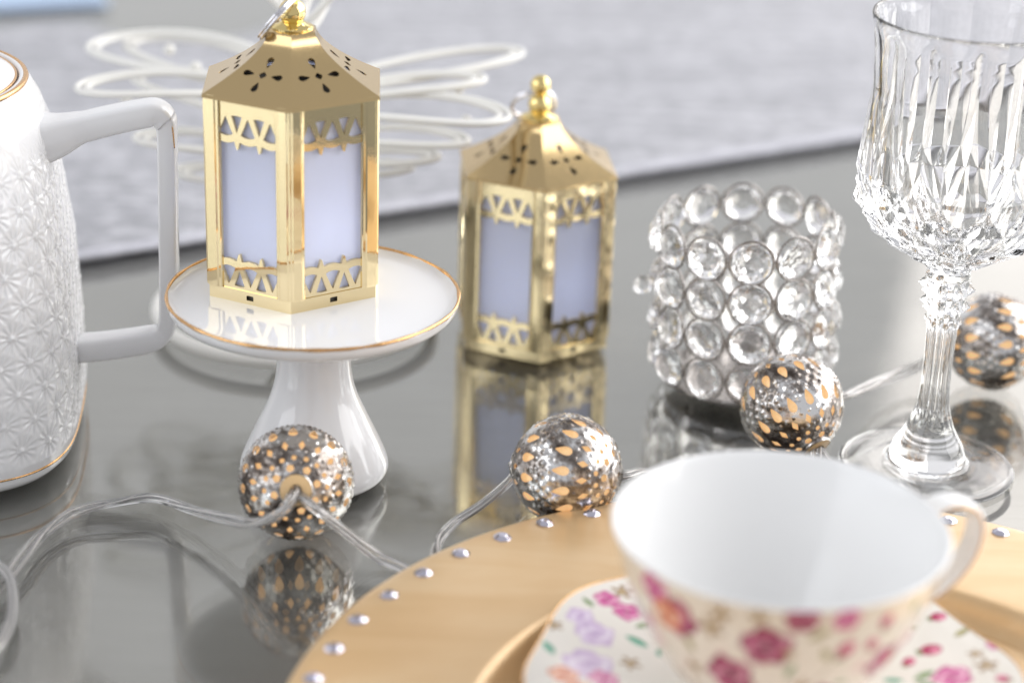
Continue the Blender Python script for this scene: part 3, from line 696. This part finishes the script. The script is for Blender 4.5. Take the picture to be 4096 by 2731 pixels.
mesh('foot', V, [tuple(q)[::-1] for q in grid_faces(nr, NG)] + [((nr - 1) * NG + (j + 1) % NG, (nr - 1) * NG + j, nr * NG) for j in range(NG)], GLASS, gb, sharp=0)

# ------------------------------------------------------------------ pierced silver ball lights
BR = 18.0
def ball_f(N):
    th = np.arccos(np.clip(N[:, 2], -1, 1)); ph = np.arctan2(N[:, 1], N[:, 0]); south = th > np.pi / 2
    ph = np.where(south, ph + math.radians(11.25), ph); th = np.minimum(th, np.pi - th); st_ = np.sin(th)
    def loc(tc, n, off):
        d = 2 * np.pi / n; q = (ph - math.radians(off) + d / 2) % d - d / 2
        return q * st_ * BR, (th - math.radians(tc)) * BR
    x, y = loc(22.5, 8, 11.25); a = np.arctan2(y, x); f = np.hypot(x, y) - 1.2 * (1 + 0.08 * np.cos(5 * a))
    x, y = loc(33, 16, 0); f = np.minimum(f, np.hypot(x, y) - 0.82)
    x, y = loc(48.5, 16, 11.25); f = np.minimum(f, (np.abs(x) / 1.08 + np.abs(y) / 1.95 - 1) * 0.9)
    x, y = loc(67.5, 16, 0)
    k = np.clip(y / 4.6, 0, 1); body = np.where(y > 0, np.abs(x) - 1.48 * np.cos(np.pi / 2 * np.clip(k, 0, 1)) ** 1.5 , np.hypot(x, y * 0.82) - 1.48)
    f = np.minimum(f, np.maximum(body, y - 3.7))
    # embossed dots: a zig-zag belt on the equator and small studs round the openings
    z = np.zeros(len(N))
    for tc, n, off, r, h in ((90, 32, 5.6, 1.15, 0.6), (82.5, 32, 0, 1.1, 0.5), (75.5, 16, 11.25, 1.1, 0.5), (41, 32, 5.6, 0.6, 0.3), (57.5, 32, 5.6, 0.6, 0.3), (28, 16, 11.25, 0.55, 0.28)):
        x, y = loc(tc, n, off); z = np.maximum(z, h * np.exp(-((np.hypot(x, y) / r) ** 2) * 1.4))
    return f, z
tc0 = math.radians(14.6); nr, nc = 150, 288
tg = np.linspace(tc0, np.pi - tc0, nr); pg = np.linspace(0, 2 * np.pi, nc, endpoint=False); Tt, Pp = np.meshgrid(tg, pg, indexing='ij')
N = np.stack([np.sin(Tt) * np.cos(Pp), np.sin(Tt) * np.sin(Pp), np.cos(Tt)], -1).reshape(-1, 3)
q = grid_faces(nr, nc)[:, ::-1]; T = np.vstack([q[:, [0, 1, 2]], q[:, [0, 2, 3]]])
f, z = ball_f(N); Nc, Tc = clip(N, T, f); Nc /= np.linalg.norm(Nc, axis=1)[:, None]
_, z = ball_f(Nc); Vb = Nc * (BR - 0.25 + z)[:, None]
ball_v, ball_face, ball_mi = thicken(Vb, Tc, -Nc * 0.55)
# which way out do the faces point
a_, b_, c_ = Vb[Tc[0][0]], Vb[Tc[0][1]], Vb[Tc[0][2]]
if np.cross(b_ - a_, c_ - a_) @ a_ < 0: ball_face = [t[::-1] for t in ball_face]
def ball_light(loc, axis, spin, label):
    t = thing('ball_light', label, 'string light', loc, (0, 0, 0), 'silver ball lights on the clear cable')
    mesh('shell', ball_v, ball_face, [AGED, INNER], t, sharp=40, mi=ball_mi)
    zc = BR * math.cos(tc0)
    mesh('cap', *lathe([(zc - 1.5, 4.75), (zc - 0.2, 4.95), (zc + 0.5, 4.9), (zc + 0.75, 4.5), (zc + 0.8, 1.9), (zc + 0.2, 1.5), (zc - 1.5, 1.5)], 40), CAPM, t, sharp=40)
    mesh('collar', *lathe([(zc - 0.6, 5.2), (zc + 0.1, 5.35), (zc + 0.6, 5.2), (zc + 0.7, 4.95), (zc + 0.2, 4.7)], 40), AGED, t, sharp=60)
    mesh('end_rosette', *lathe([(-zc + 0.5, 4.8), (-zc - 0.3, 4.7), (-zc - 0.8, 3.6), (-zc - 0.7, 2.6), (-zc - 1.0, 1.9), (-zc - 1.0, 1.0), (-zc - 0.2, 0.9)], 40), AGED, t, sharp=60)
    mesh('liner', *sphere(15.6, (0, 0, 0), 64, 40), LINERGLOW, t, sharp=0)
    return t
def aim(o, axis, spin):
    o.rotation_euler = (Vector(axis).to_track_quat('Z', 'Y') @ Matrix.Rotation(math.radians(spin), 4, 'Z').to_quaternion()).to_euler()
def camv(r, u, b): return cr * r + cu * u + (-fw) * b
b1 = ball_light((-66.0, 596.9, 18.3), None, 0, 'ball light in front of the cake stand, its amber wire cap facing the camera')
balls = [(b1, camv(0.09, -0.07, 1.0), 3)]
for loc, axis, spin, lb in (((18.9, 612.3, 18.3), camv(-0.88, 0.06, -0.46), 12, 'ball light between the lantern on the table and the wooden charger'),
                            ((96.8, 667.9, 18.3), camv(0.43, -0.80, 0.42), 40, 'ball light leaning in front of the crystal candle holder'),
                            ((178.4, 731.0, 18.3), camv(-0.92, -0.05, -0.30), 5, 'blurred ball light farthest back, behind the goblet stem')):
    c = dup(b1); c.location = [q * MM for q in loc]; c['label'] = lb; balls.append((c, axis, spin))
for c, axis, spin in balls: aim(c, axis, spin)

# ------------------------------------------------------------------ the clear cable between the balls
cb = thing('string_cable', 'clear plastic cable of the ball lights snaking over the glass table', 'cable')
segs = [[(-64.2, 581.5, 23.6), (-64.0, 578.6, 23.8), (-65.5, 575.4, 22.8), (-68.6, 574.4, 19.6), (-73.6, 577.2, 15.2), (-79.5, 582.5, 11.2), (-85.5, 588.5, 9.0), (-92, 594.5, 7.0), (-101.5, 602.8, 5.0), (-114.0, 610.8, 4.0), (-126.2, 608.5, 3.0), (-138.2, 602.0, 2.2), (-144.5, 589.3, 1.9), (-146.8, 575.0, 1.9), (-149.6, 558.6, 1.9), (-154, 545, 1.9), (-165, 535, 1.9)],
        [(-163, 565, 3.8), (-154, 563.5, 4.6), (-147.5, 556, 4.4), (-143.8, 544.7, 2.6), (-142.3, 532.4, 1.9), (-143.2, 520.3, 1.9), (-149, 508, 1.9), (-158, 500, 1.9)],
        [(-64.2, 581.5, 22.6), (-62.6, 578.0, 23.0), (-60.0, 575.2, 22.6), (-55.9, 573.8, 20.0), (-51.0, 575.2, 14.6), (-45.4, 577.6, 8.4), (-38.7, 577.4, 3.4), (-31.0, 572.9, 1.9), (-26.5, 566.5, 1.9), (-22, 561, 1.9), (-18.5, 567, 1.9), (-20, 576, 1.9), (-21.5, 583, 1.9), (-20.6, 592.3, 2.4), (-16.1, 598.7, 5.0), (-8.7, 605.0, 7.9), (-1.0, 613.0, 11.5), (4.2, 619.0, 15.4)],
        [(4.5, 619.5, 15.0), (2.0, 623.5, 13.0), (6.0, 631.0, 8.0), (18.0, 635.5, 4.0), (30.0, 631.0, 6.0), (38.0, 627.0, 9.4), (45.0, 633.5, 8.0), (55.2, 645.4, 2.4), (78.7, 648.9, 1.9), (95, 646, 1.9), (103.0, 648.5, 4.0), (105.0, 655.2, 8.4)],
        [(105.4, 655.6, 8.0), (108.5, 652.2, 4.5), (113.5, 651.9, 2.4), (117.3, 647.2, 1.9), (112, 640, 1.9), (98, 637, 1.9)],
        [(112.5, 676.0, 19), (117.8, 684.4, 15.5), (125.8, 700.2, 11.0), (139.9, 721.0, 7.0), (153.1, 731.6, 8.0), (162.0, 735.3, 15.0)]]
rs = random.Random(3)
for si, pts in enumerate(segs):
    C = spline(pts, 14); n = len(C); T = np.gradient(C, axis=0); T /= np.linalg.norm(T, axis=1)[:, None]
    L = np.concatenate([[0], np.cumsum(np.linalg.norm(np.diff(C, axis=0), axis=1))])
    sd = np.cross(T, [0, 0, 1.0]); sd /= np.linalg.norm(sd, axis=1)[:, None]; upv = np.cross(sd, T)
    nst = 3; p0 = rs.uniform(0, 6)
    for k in range(nst):
        q = p0 + 2 * np.pi * k / nst + L / 17 + 0.6 * np.sin(L / 14 + k)
        rad = 1.15 * (1 + 0.35 * np.sin(L / 17 + si * 2 + k * 0.7))
        P = C + sd * (rad * np.cos(q))[:, None] + upv * (0.75 * rad * np.sin(q))[:, None]
        P[:, 2] = np.maximum(P[:, 2], 0.95)
        s_ = mesh('strand', *tube(P, 1.0, 10), CABLE, cb, sharp=0)
        mesh('core', *tube(P[::2], 0.2, 6), WIRE, s_, sharp=0)

# ------------------------------------------------------------------ floral printing
def paint(U, Vv, base, motifs, scale=1.12):
    col = np.empty(U.shape + (3,)); col[:] = lin(base)
    def put(mask, c, amt=1.0):
        m = np.clip(mask, 0, 1)[..., None] * amt; col[:] = col * (1 - m) + np.asarray(c) * m
    def edge(d, w=0.35): return np.clip(0.5 - d / w, 0, 1)
    for mt in motifs:
        kind, u0, v0, r, rot = mt[:5]; r = r * scale
        X = U - u0; Y = Vv - v0; D = np.hypot(X, Y)
        if D.min() > r * 2.2: continue
        c, s = math.cos(rot), math.sin(rot); x = X * c + Y * s; y = -X * s + Y * c; an = np.arctan2(y, x)
        if kind in ('rose', 'rosepink', 'orange', 'lilac'):
            pal = dict(rose=((142, 38, 78), (182, 78, 118), (222, 152, 174), (116, 24, 58)), rosepink=((196, 70, 140), (222, 120, 176), (246, 200, 220), (170, 40, 110)),
                       orange=((214, 120, 80), (236, 160, 120), (250, 214, 186), (190, 90, 60)), lilac=((206, 184, 216), (224, 206, 232), (242, 234, 246), (190, 160, 205)))[kind]
            R = r * (1 + 0.09 * np.sin(5 * an + rot * 3) + 0.05 * np.sin(9 * an))
            put(edge(D - R, 0.5), lin(pal[0]))
            sw = np.sin(1.5 * an * 2 + 8.5 * D / r + 1.3 * np.sin(3 * an)) * 0.5 + 0.5
            put(edge(D - R * 0.97, 0.5) * np.clip(sw * 1.5 - 0.4, 0, 1), lin(pal[1]))
            sw2 = np.sin(2 * an - 6.5 * D / r + rot) * 0.5 + 0.5
            put(edge(D - R * 0.9, 0.5) * np.clip(sw2 * 3 - 2.1, 0, 1), lin(pal[2]))
            put(edge(D - r * 0.22, 0.5), lin(pal[3]), 0.8)
        elif kind == 'bud':
            d = np.hypot(x / 1.25, y) - r * 0.55; put(edge(d, 0.5), lin((178, 36, 88)))
            put(edge(np.hypot((x - r * 0.2) / 1.0, y + r * 0.15) - r * 0.3, 0.5), lin((232, 130, 164)))
            put(edge(np.hypot((x + r * 0.75) / 0.6, y) - r * 0.32, 0.4), lin((120, 120, 60)))
        elif kind in ('leaf', 'teal', 'olive'):
            cc = dict(leaf=((92, 128, 70), (150, 176, 112)), teal=((52, 150, 118), (120, 192, 164)), olive=((150, 140, 82), (192, 184, 128)))[kind]
            d = np.abs(y) - r * 0.38 * np.clip(1 - (x / r) ** 2, 0, 1) ** 0.8; d = np.where(np.abs(x) > r, 1, d)
            put(edge(d, 0.4), lin(cc[0])); put(edge(d + 0.25, 0.3) * (y > 0), lin(cc[1])); put(edge(np.abs(y) - 0.12, 0.2) * (np.abs(x) < r), lin(cc[0]))
        elif kind == 'sprig':
            for k in range(5):
                q = rot + k * 1.257; px = X - math.cos(q) * r * 0.55; py = Y - math.sin(q) * r * 0.55
                a1 = px * math.cos(q) + py * math.sin(q); a2 = -px * math.sin(q) + py * math.cos(q)
                put(edge(np.hypot(a1 / 0.5, a2 / 0.24) - r * 0.9, 0.6), lin((150, 116, 70)), 0.85)
            put(edge(D - r * 0.2, 0.3), lin((206, 176, 110)))
        elif kind == 'stem':
            d = np.abs(y - 0.25 * r * np.sin(x / r * 2.2)) - 0.22; put(edge(np.where(np.abs(x) > r, 1, d), 0.3), lin((140, 128, 84)), 0.8)
    return col
def filler(motifs, area_pts, n, seed, kinds, gap=1.0):
    r = random.Random(seed); tries = 0
    while n > 0 and tries < 6000:
        tries += 1; u, v = area_pts(r); k = r.choice(kinds); s = dict(rose=5.2, rosepink=4.2, bud=3.0, leaf=2.4, teal=2.2, olive=2.2, sprig=2.6, stem=4, orange=4, lilac=5)[k] * r.uniform(0.85, 1.15)
        if all(math.hypot(u - m[1], v - m[2]) > (s + m[3]) * gap for m in motifs): motifs.append((k, u, v, s, r.uniform(0, 6.28))); n -= 1
    return motifs

# ------------------------------------------------------------------ teacup
CUPC = (71.5, 493.0)
tc = thing('teacup', 'white teacup printed with pink roses standing on the saucer', 'teacup', (CUPC[0], CUPC[1], 8.6))
cz = np.array([0.0, 1.6, 3.4, 7.4, 13.4, 21.4, 31.4, 41.4, 50.6, 53.8, 54.8]); crr = np.array([18.8, 19.3, 17.6, 20.3, 25.4, 31.2, 36.5, 40.4, 42.9, 43.8, 44.1])
NCU = 560
zo = spline(np.column_stack([cz, crr]), 10); A = np.linspace(0, 2 * np.pi, NCU, endpoint=False)
def cup_rows(p): return np.stack([p[:, 1][:, None] * np.cos(A), p[:, 1][:, None] * np.sin(A), p[:, 0][:, None] + 0 * A], -1).reshape(-1, 3)
mot = []
rad2 = lambda deg: math.radians(deg) * 40.0
for k, deg, z, s, rt_ in (('rose', -99.4, 42.2, 5.6, 0.3), ('rose', -113.2, 29.5, 6.0, 1.0), ('rose', -133.5, 44, 5.4, 2.0), ('rosepink', -142.5, 49.5, 4.0, 0.4), ('sprig', -115.3, 50.5, 2.8, 0.1), ('sprig', -119, 45, 3.4, 0.8),
                          ('rose', -88.5, 52.0, 3.6, 0.0), ('rosepink', -73.5, 51.5, 3.0, 0.0), ('bud', -57, 48.0, 3.2, 1.6), ('bud', -70.8, 41.0, 3.8, 1.2), ('bud', -60.0, 41, 3.0, 2.0), ('leaf', -90.0, 34.2, 2.4, 1.2), ('olive', -82.1, 47, 2.6, 0.6),
                          ('sprig', -102.5, 51.8, 2.4, 0.4), ('olive', -129.5, 36.5, 2.6, 1.9), ('orange', -138, 43, 4.2, 0.2), ('olive', -78, 40, 2.4, 2.0), ('sprig', -92, 40.5, 2.2, 2.0), ('stem', -76, 34, 4, 0.8), ('sprig', -84, 28, 3, 0.3), ('rose', -74, 22, 5, 0.2)):
    mot.append((k, rad2(deg), z, s, rt_))
filler(mot, lambda r: (r.uniform(-math.pi, math.pi) * 40, r.uniform(6, 51)), 90, 5, ['rose', 'bud', 'leaf', 'olive', 'sprig', 'olive', 'bud', 'sprig', 'stem'], 0.92)
Au = np.where(A > np.pi, A - 2 * np.pi, A) * 40.0
Uo = np.broadcast_to(Au[None, :], (len(zo), NCU)); Vo = np.broadcast_to(zo[:, 0][:, None], (len(zo), NCU))
# finer rows for the print
zo = np.column_stack([np.linspace(0, 54.8, 130), np.interp(np.linspace(0, 54.8, 130), zo[:, 0], zo[:, 1])])
Uo = np.broadcast_to(Au[None, :], (130, NCU)); Vo = np.broadcast_to(zo[:, 0][:, None], (130, NCU))
colo = paint(Uo, Vo, (240, 231, 216), mot).reshape(-1, 3)
mesh('outer_wall', cup_rows(zo), grid_faces(130, NCU), PRINT, tc, sharp=0, col=colo)
inn = spline([(54.8, 44.1), (55.25, 43.8), (55.1, 43.2), (53.5, 42.3), (49, 40.7), (41, 38.0), (31, 34.0), (21.5, 28.8), (13.5, 23.2), (9.5, 18.6), (8.2, 15), (7.9, 8), (7.8, 0.5)], 6)
V = np.vstack([cup_rows(inn), [[0, 0, 7.8]]]); nr = len(inn)
mesh('inner_wall', V, [tuple(q) for q in grid_faces(nr, NCU)] + [((nr - 1) * NCU + j, (nr - 1) * NCU + (j + 1) % NCU, nr * NCU) for j in range(NCU)], PORC2, tc, sharp=0)
V = [(18.8 * math.cos(q), 18.8 * math.sin(q), 0.0) for q in A]; mesh('foot_disc', V, [tuple(range(NCU))], PORC2, tc, smooth=False)
hpts = spline(np.array([(110.5, 510.5, 58.0), (116.5, 514.2, 60.6), (122.5, 517.0, 60.2), (127.2, 519.2, 56.6), (128.6, 519.8, 50.5), (127.0, 519.0, 43.5), (122.0, 516.6, 37.0), (114.5, 513.0, 32.6), (104.5, 508.5, 31.0)]) - np.array([71.5, 493, 8.6]), 8)
sec = np.array([(math.copysign(abs(math.cos(q)) ** 0.8, math.cos(q)) * 1.5, math.copysign(abs(math.sin(q)) ** 0.7, math.sin(q)) * 3.9) for q in np.linspace(0, 2 * np.pi, 20, endpoint=False)])
hd = mesh('handle', *tube(hpts, 1.0, sec=sec, up=np.array([0, 0, 1.0])), PORC2, tc, sharp=0)
nn_ = np.gradient(hpts, axis=0); nn_ /= np.linalg.norm(nn_, axis=1)[:, None]; sid = np.cross(nn_, [0, 0, 1.0]); sid = np.array([math.sin(math.radians(24)), -math.cos(math.radians(24)), 0])
inw = np.cross(nn_, sid)
mesh('gold_line', *tube(hpts + sid * 3.7 + inw * 0.2, 0.36, 8), COPPER, hd, sharp=0)

# ------------------------------------------------------------------ saucer
sc_ = thing('saucer', 'floral saucer with a wavy edge under the teacup', 'saucer', (74, 494, 5.4))
NS = 640; A = np.linspace(0, 2 * np.pi, NS, endpoint=False); wav = 1 + 0.018 * np.sin(8 * A + 0.6)
pr = np.array([(2.6, 0.5), (2.6, 14), (2.8, 19.5), (3.6, 21.5), (4.3, 26), (5.8, 36), (7.8, 48), (9.8, 59), (10.9, 66), (11.0, 67.0)])
rr = np.concatenate([np.linspace(0.5, 24, 20), np.linspace(24.4, 67.0, 130)]); zr = np.interp(rr, pr[:, 1], pr[:, 0])
def sau_rows(z, r):
    w = 1 + (wav[None, :] - 1) * np.clip((r[:, None] - 30) / 37, 0, 1); R = r[:, None] * w
    return np.stack([R * np.cos(A), R * np.sin(A), z[:, None] + 0.5 * np.sin(8 * A + 0.6)[None, :] * np.clip((r[:, None] - 40) / 27, 0, 1)], -1)
top = sau_rows(zr, rr)
mot = [(k, x, y, s, q) for k, x, y, s, q in (('rosepink', -44.3, 41.3, 3.6, 0.2), ('sprig', -39.7, 46.1, 3.6, 0.3), ('lilac', -50.1, 8.7, 7, 0.5), ('rosepink', -46.0, 2.6, 4.2, 1.0), ('orange', -57.0, 1.0, 4.2, 0.4), ('orange', -53, -4.5, 3.6, 1.2),
       ('teal', -42.3, -2.8, 3.4, 0.3), ('teal', -36.1, 23.8, 3.6, 2.6), ('teal', -61.0, 13.8, 3.4, 2.0), ('sprig', -38.4, 12.9, 3.4, 0.9), ('sprig', -33, 0.7, 3.0, 0.1), ('bud', 50.3, 37.6, 3.6, 0.3), ('bud', 45.9, 22.6, 4.6, 0.2), ('teal', 33.7, 10.0, 2.8, 2.9),
       ('rosepink', 49.4, 8.7, 5.2, 0.8), ('leaf', 42.2, 11.0, 3.4, 0.5), ('leaf', 42.0, 6.5, 3.0, 2.6), ('olive', 55.7, 29.7, 3.2, 0.7), ('sprig', 59.2, 12.1, 3.6, 0.3), ('rosepink', 63.6, 22.0, 2.6, 0.2), ('bud', 62.2, 4.8, 3, 2.5), ('orange', 42.3, -2.0, 4.0, 0.6),
       ('rosepink', 25.2, -0.5, 3.6, 0.2), ('lilac', -48, 24, 5.5, 0.4), ('lilac', -52, 31, 4, 1.4))]
def ptsauc(r):
    q = r.uniform(0, 6.28); d = 26 + 39 * math.sqrt(r.random()); return d * math.cos(q), d * math.sin(q)
filler(mot, ptsauc, 60, 9, ['rosepink', 'bud', 'leaf', 'teal', 'olive', 'sprig', 'sprig', 'stem'], 0.95)
colo = paint(top[..., 0], top[..., 1], (238, 234, 226), mot, 1.0).reshape(-1, 3)
nr = len(rr); V = np.vstack([top.reshape(-1, 3), [[0, 0, 2.6]]]); colo = np.vstack([colo, [lin((236, 232, 224))]])
F = [tuple(q) for q in grid_faces(nr, NS)] + [((j + 1) % NS, j, nr * NS) for j in range(NS)]
mesh('upper_face', V, F, PRINT, sc_, sharp=0, col=colo)
zu = np.array([11.0, 10.1, 8.5, 6.2, 4.2, 2.4, 1.0, 0.0, 0.0, 1.2, 1.2]); ru = np.array([67.0, 66.6, 59.5, 49, 38, 29, 24, 23.5, 21.5, 21, 0.5])
und = sau_rows(zu, ru).reshape(-1, 3); mesh('under_face', und, grid_faces(len(zu), NS), PORC2, sc_, sharp=0)
ed = sau_rows(np.array([11.05]), np.array([66.95]))[0]
mesh('gold_edge', *tube(ed[::2], 0.26, 6, True), COPPER, sc_, sharp=0)

# ------------------------------------------------------------------ gold wooden charger with rhinestones
ch = thing('charger_plate', 'round gold wooden charger plate with rhinestones round its rim, under the saucer', 'charger plate', (87, 468, 0.3))
prof = spline([(4.6, 0.01), (4.6, 60), (4.6, 86), (5.2, 89.5), (7.4, 92.5), (10.0, 94.6), (11.6, 96.4), (12.1, 98.6), (12.2, 104), (12.2, 125), (12.1, 140), (11.8, 144.6), (11.0, 146.2), (9.6, 146.5), (7.6, 145.4), (5.4, 142), (2.2, 136), (0.4, 131), (0.0, 126), (0.0, 80)], 5)
prof = [(4.6, 0)] + [tuple(q) for q in prof[1:]] + [(0, 0)]
mesh('plate', *lathe(prof, 220), CHARGER, ch, sharp=0)
src = None; ns = 53
sv = []; m9 = 8
for z, r, o in ((0, 2.75, 0.0), (0.35, 2.9, 0.0), (0.95, 2.05, 0.5), (1.35, 1.25, 0.0)):
    for k in range(m9): q = 2 * math.pi * (k + o) / m9; sv.append((r * math.cos(q), r * math.sin(q), z))
sf = [tuple(range(3 * m9, 4 * m9))] + [(k, (k + 1) % m9, m9 + (k + 1) % m9, m9 + k) for k in range(m9)]
for k in range(m9):
    k2 = (k + 1) % m9
    sf += [(m9 + k, m9 + k2, 2 * m9 + k), (m9 + k2, 2 * m9 + k2, 2 * m9 + k), (2 * m9 + k, 2 * m9 + k2, 3 * m9 + k2), (2 * m9 + k, 3 * m9 + k2, 3 * m9 + k)]
rj = random.Random(12)
for k in range(ns):
    q = math.radians(169.9 - k * 360 / ns)
    if src is None: o = src = mesh('rhinestone', sv, sf, STONE, ch, smooth=False)
    else: o = src.copy(); COL.objects.link(o)
    rr_ = 139.6 + rj.uniform(-0.4, 0.4)
    o.location = (rr_ * math.cos(q) * MM, rr_ * math.sin(q) * MM, 12.05 * MM); o.rotation_euler = (rj.uniform(-0.06, 0.06), rj.uniform(-0.06, 0.06), rj.uniform(0, 6.28))
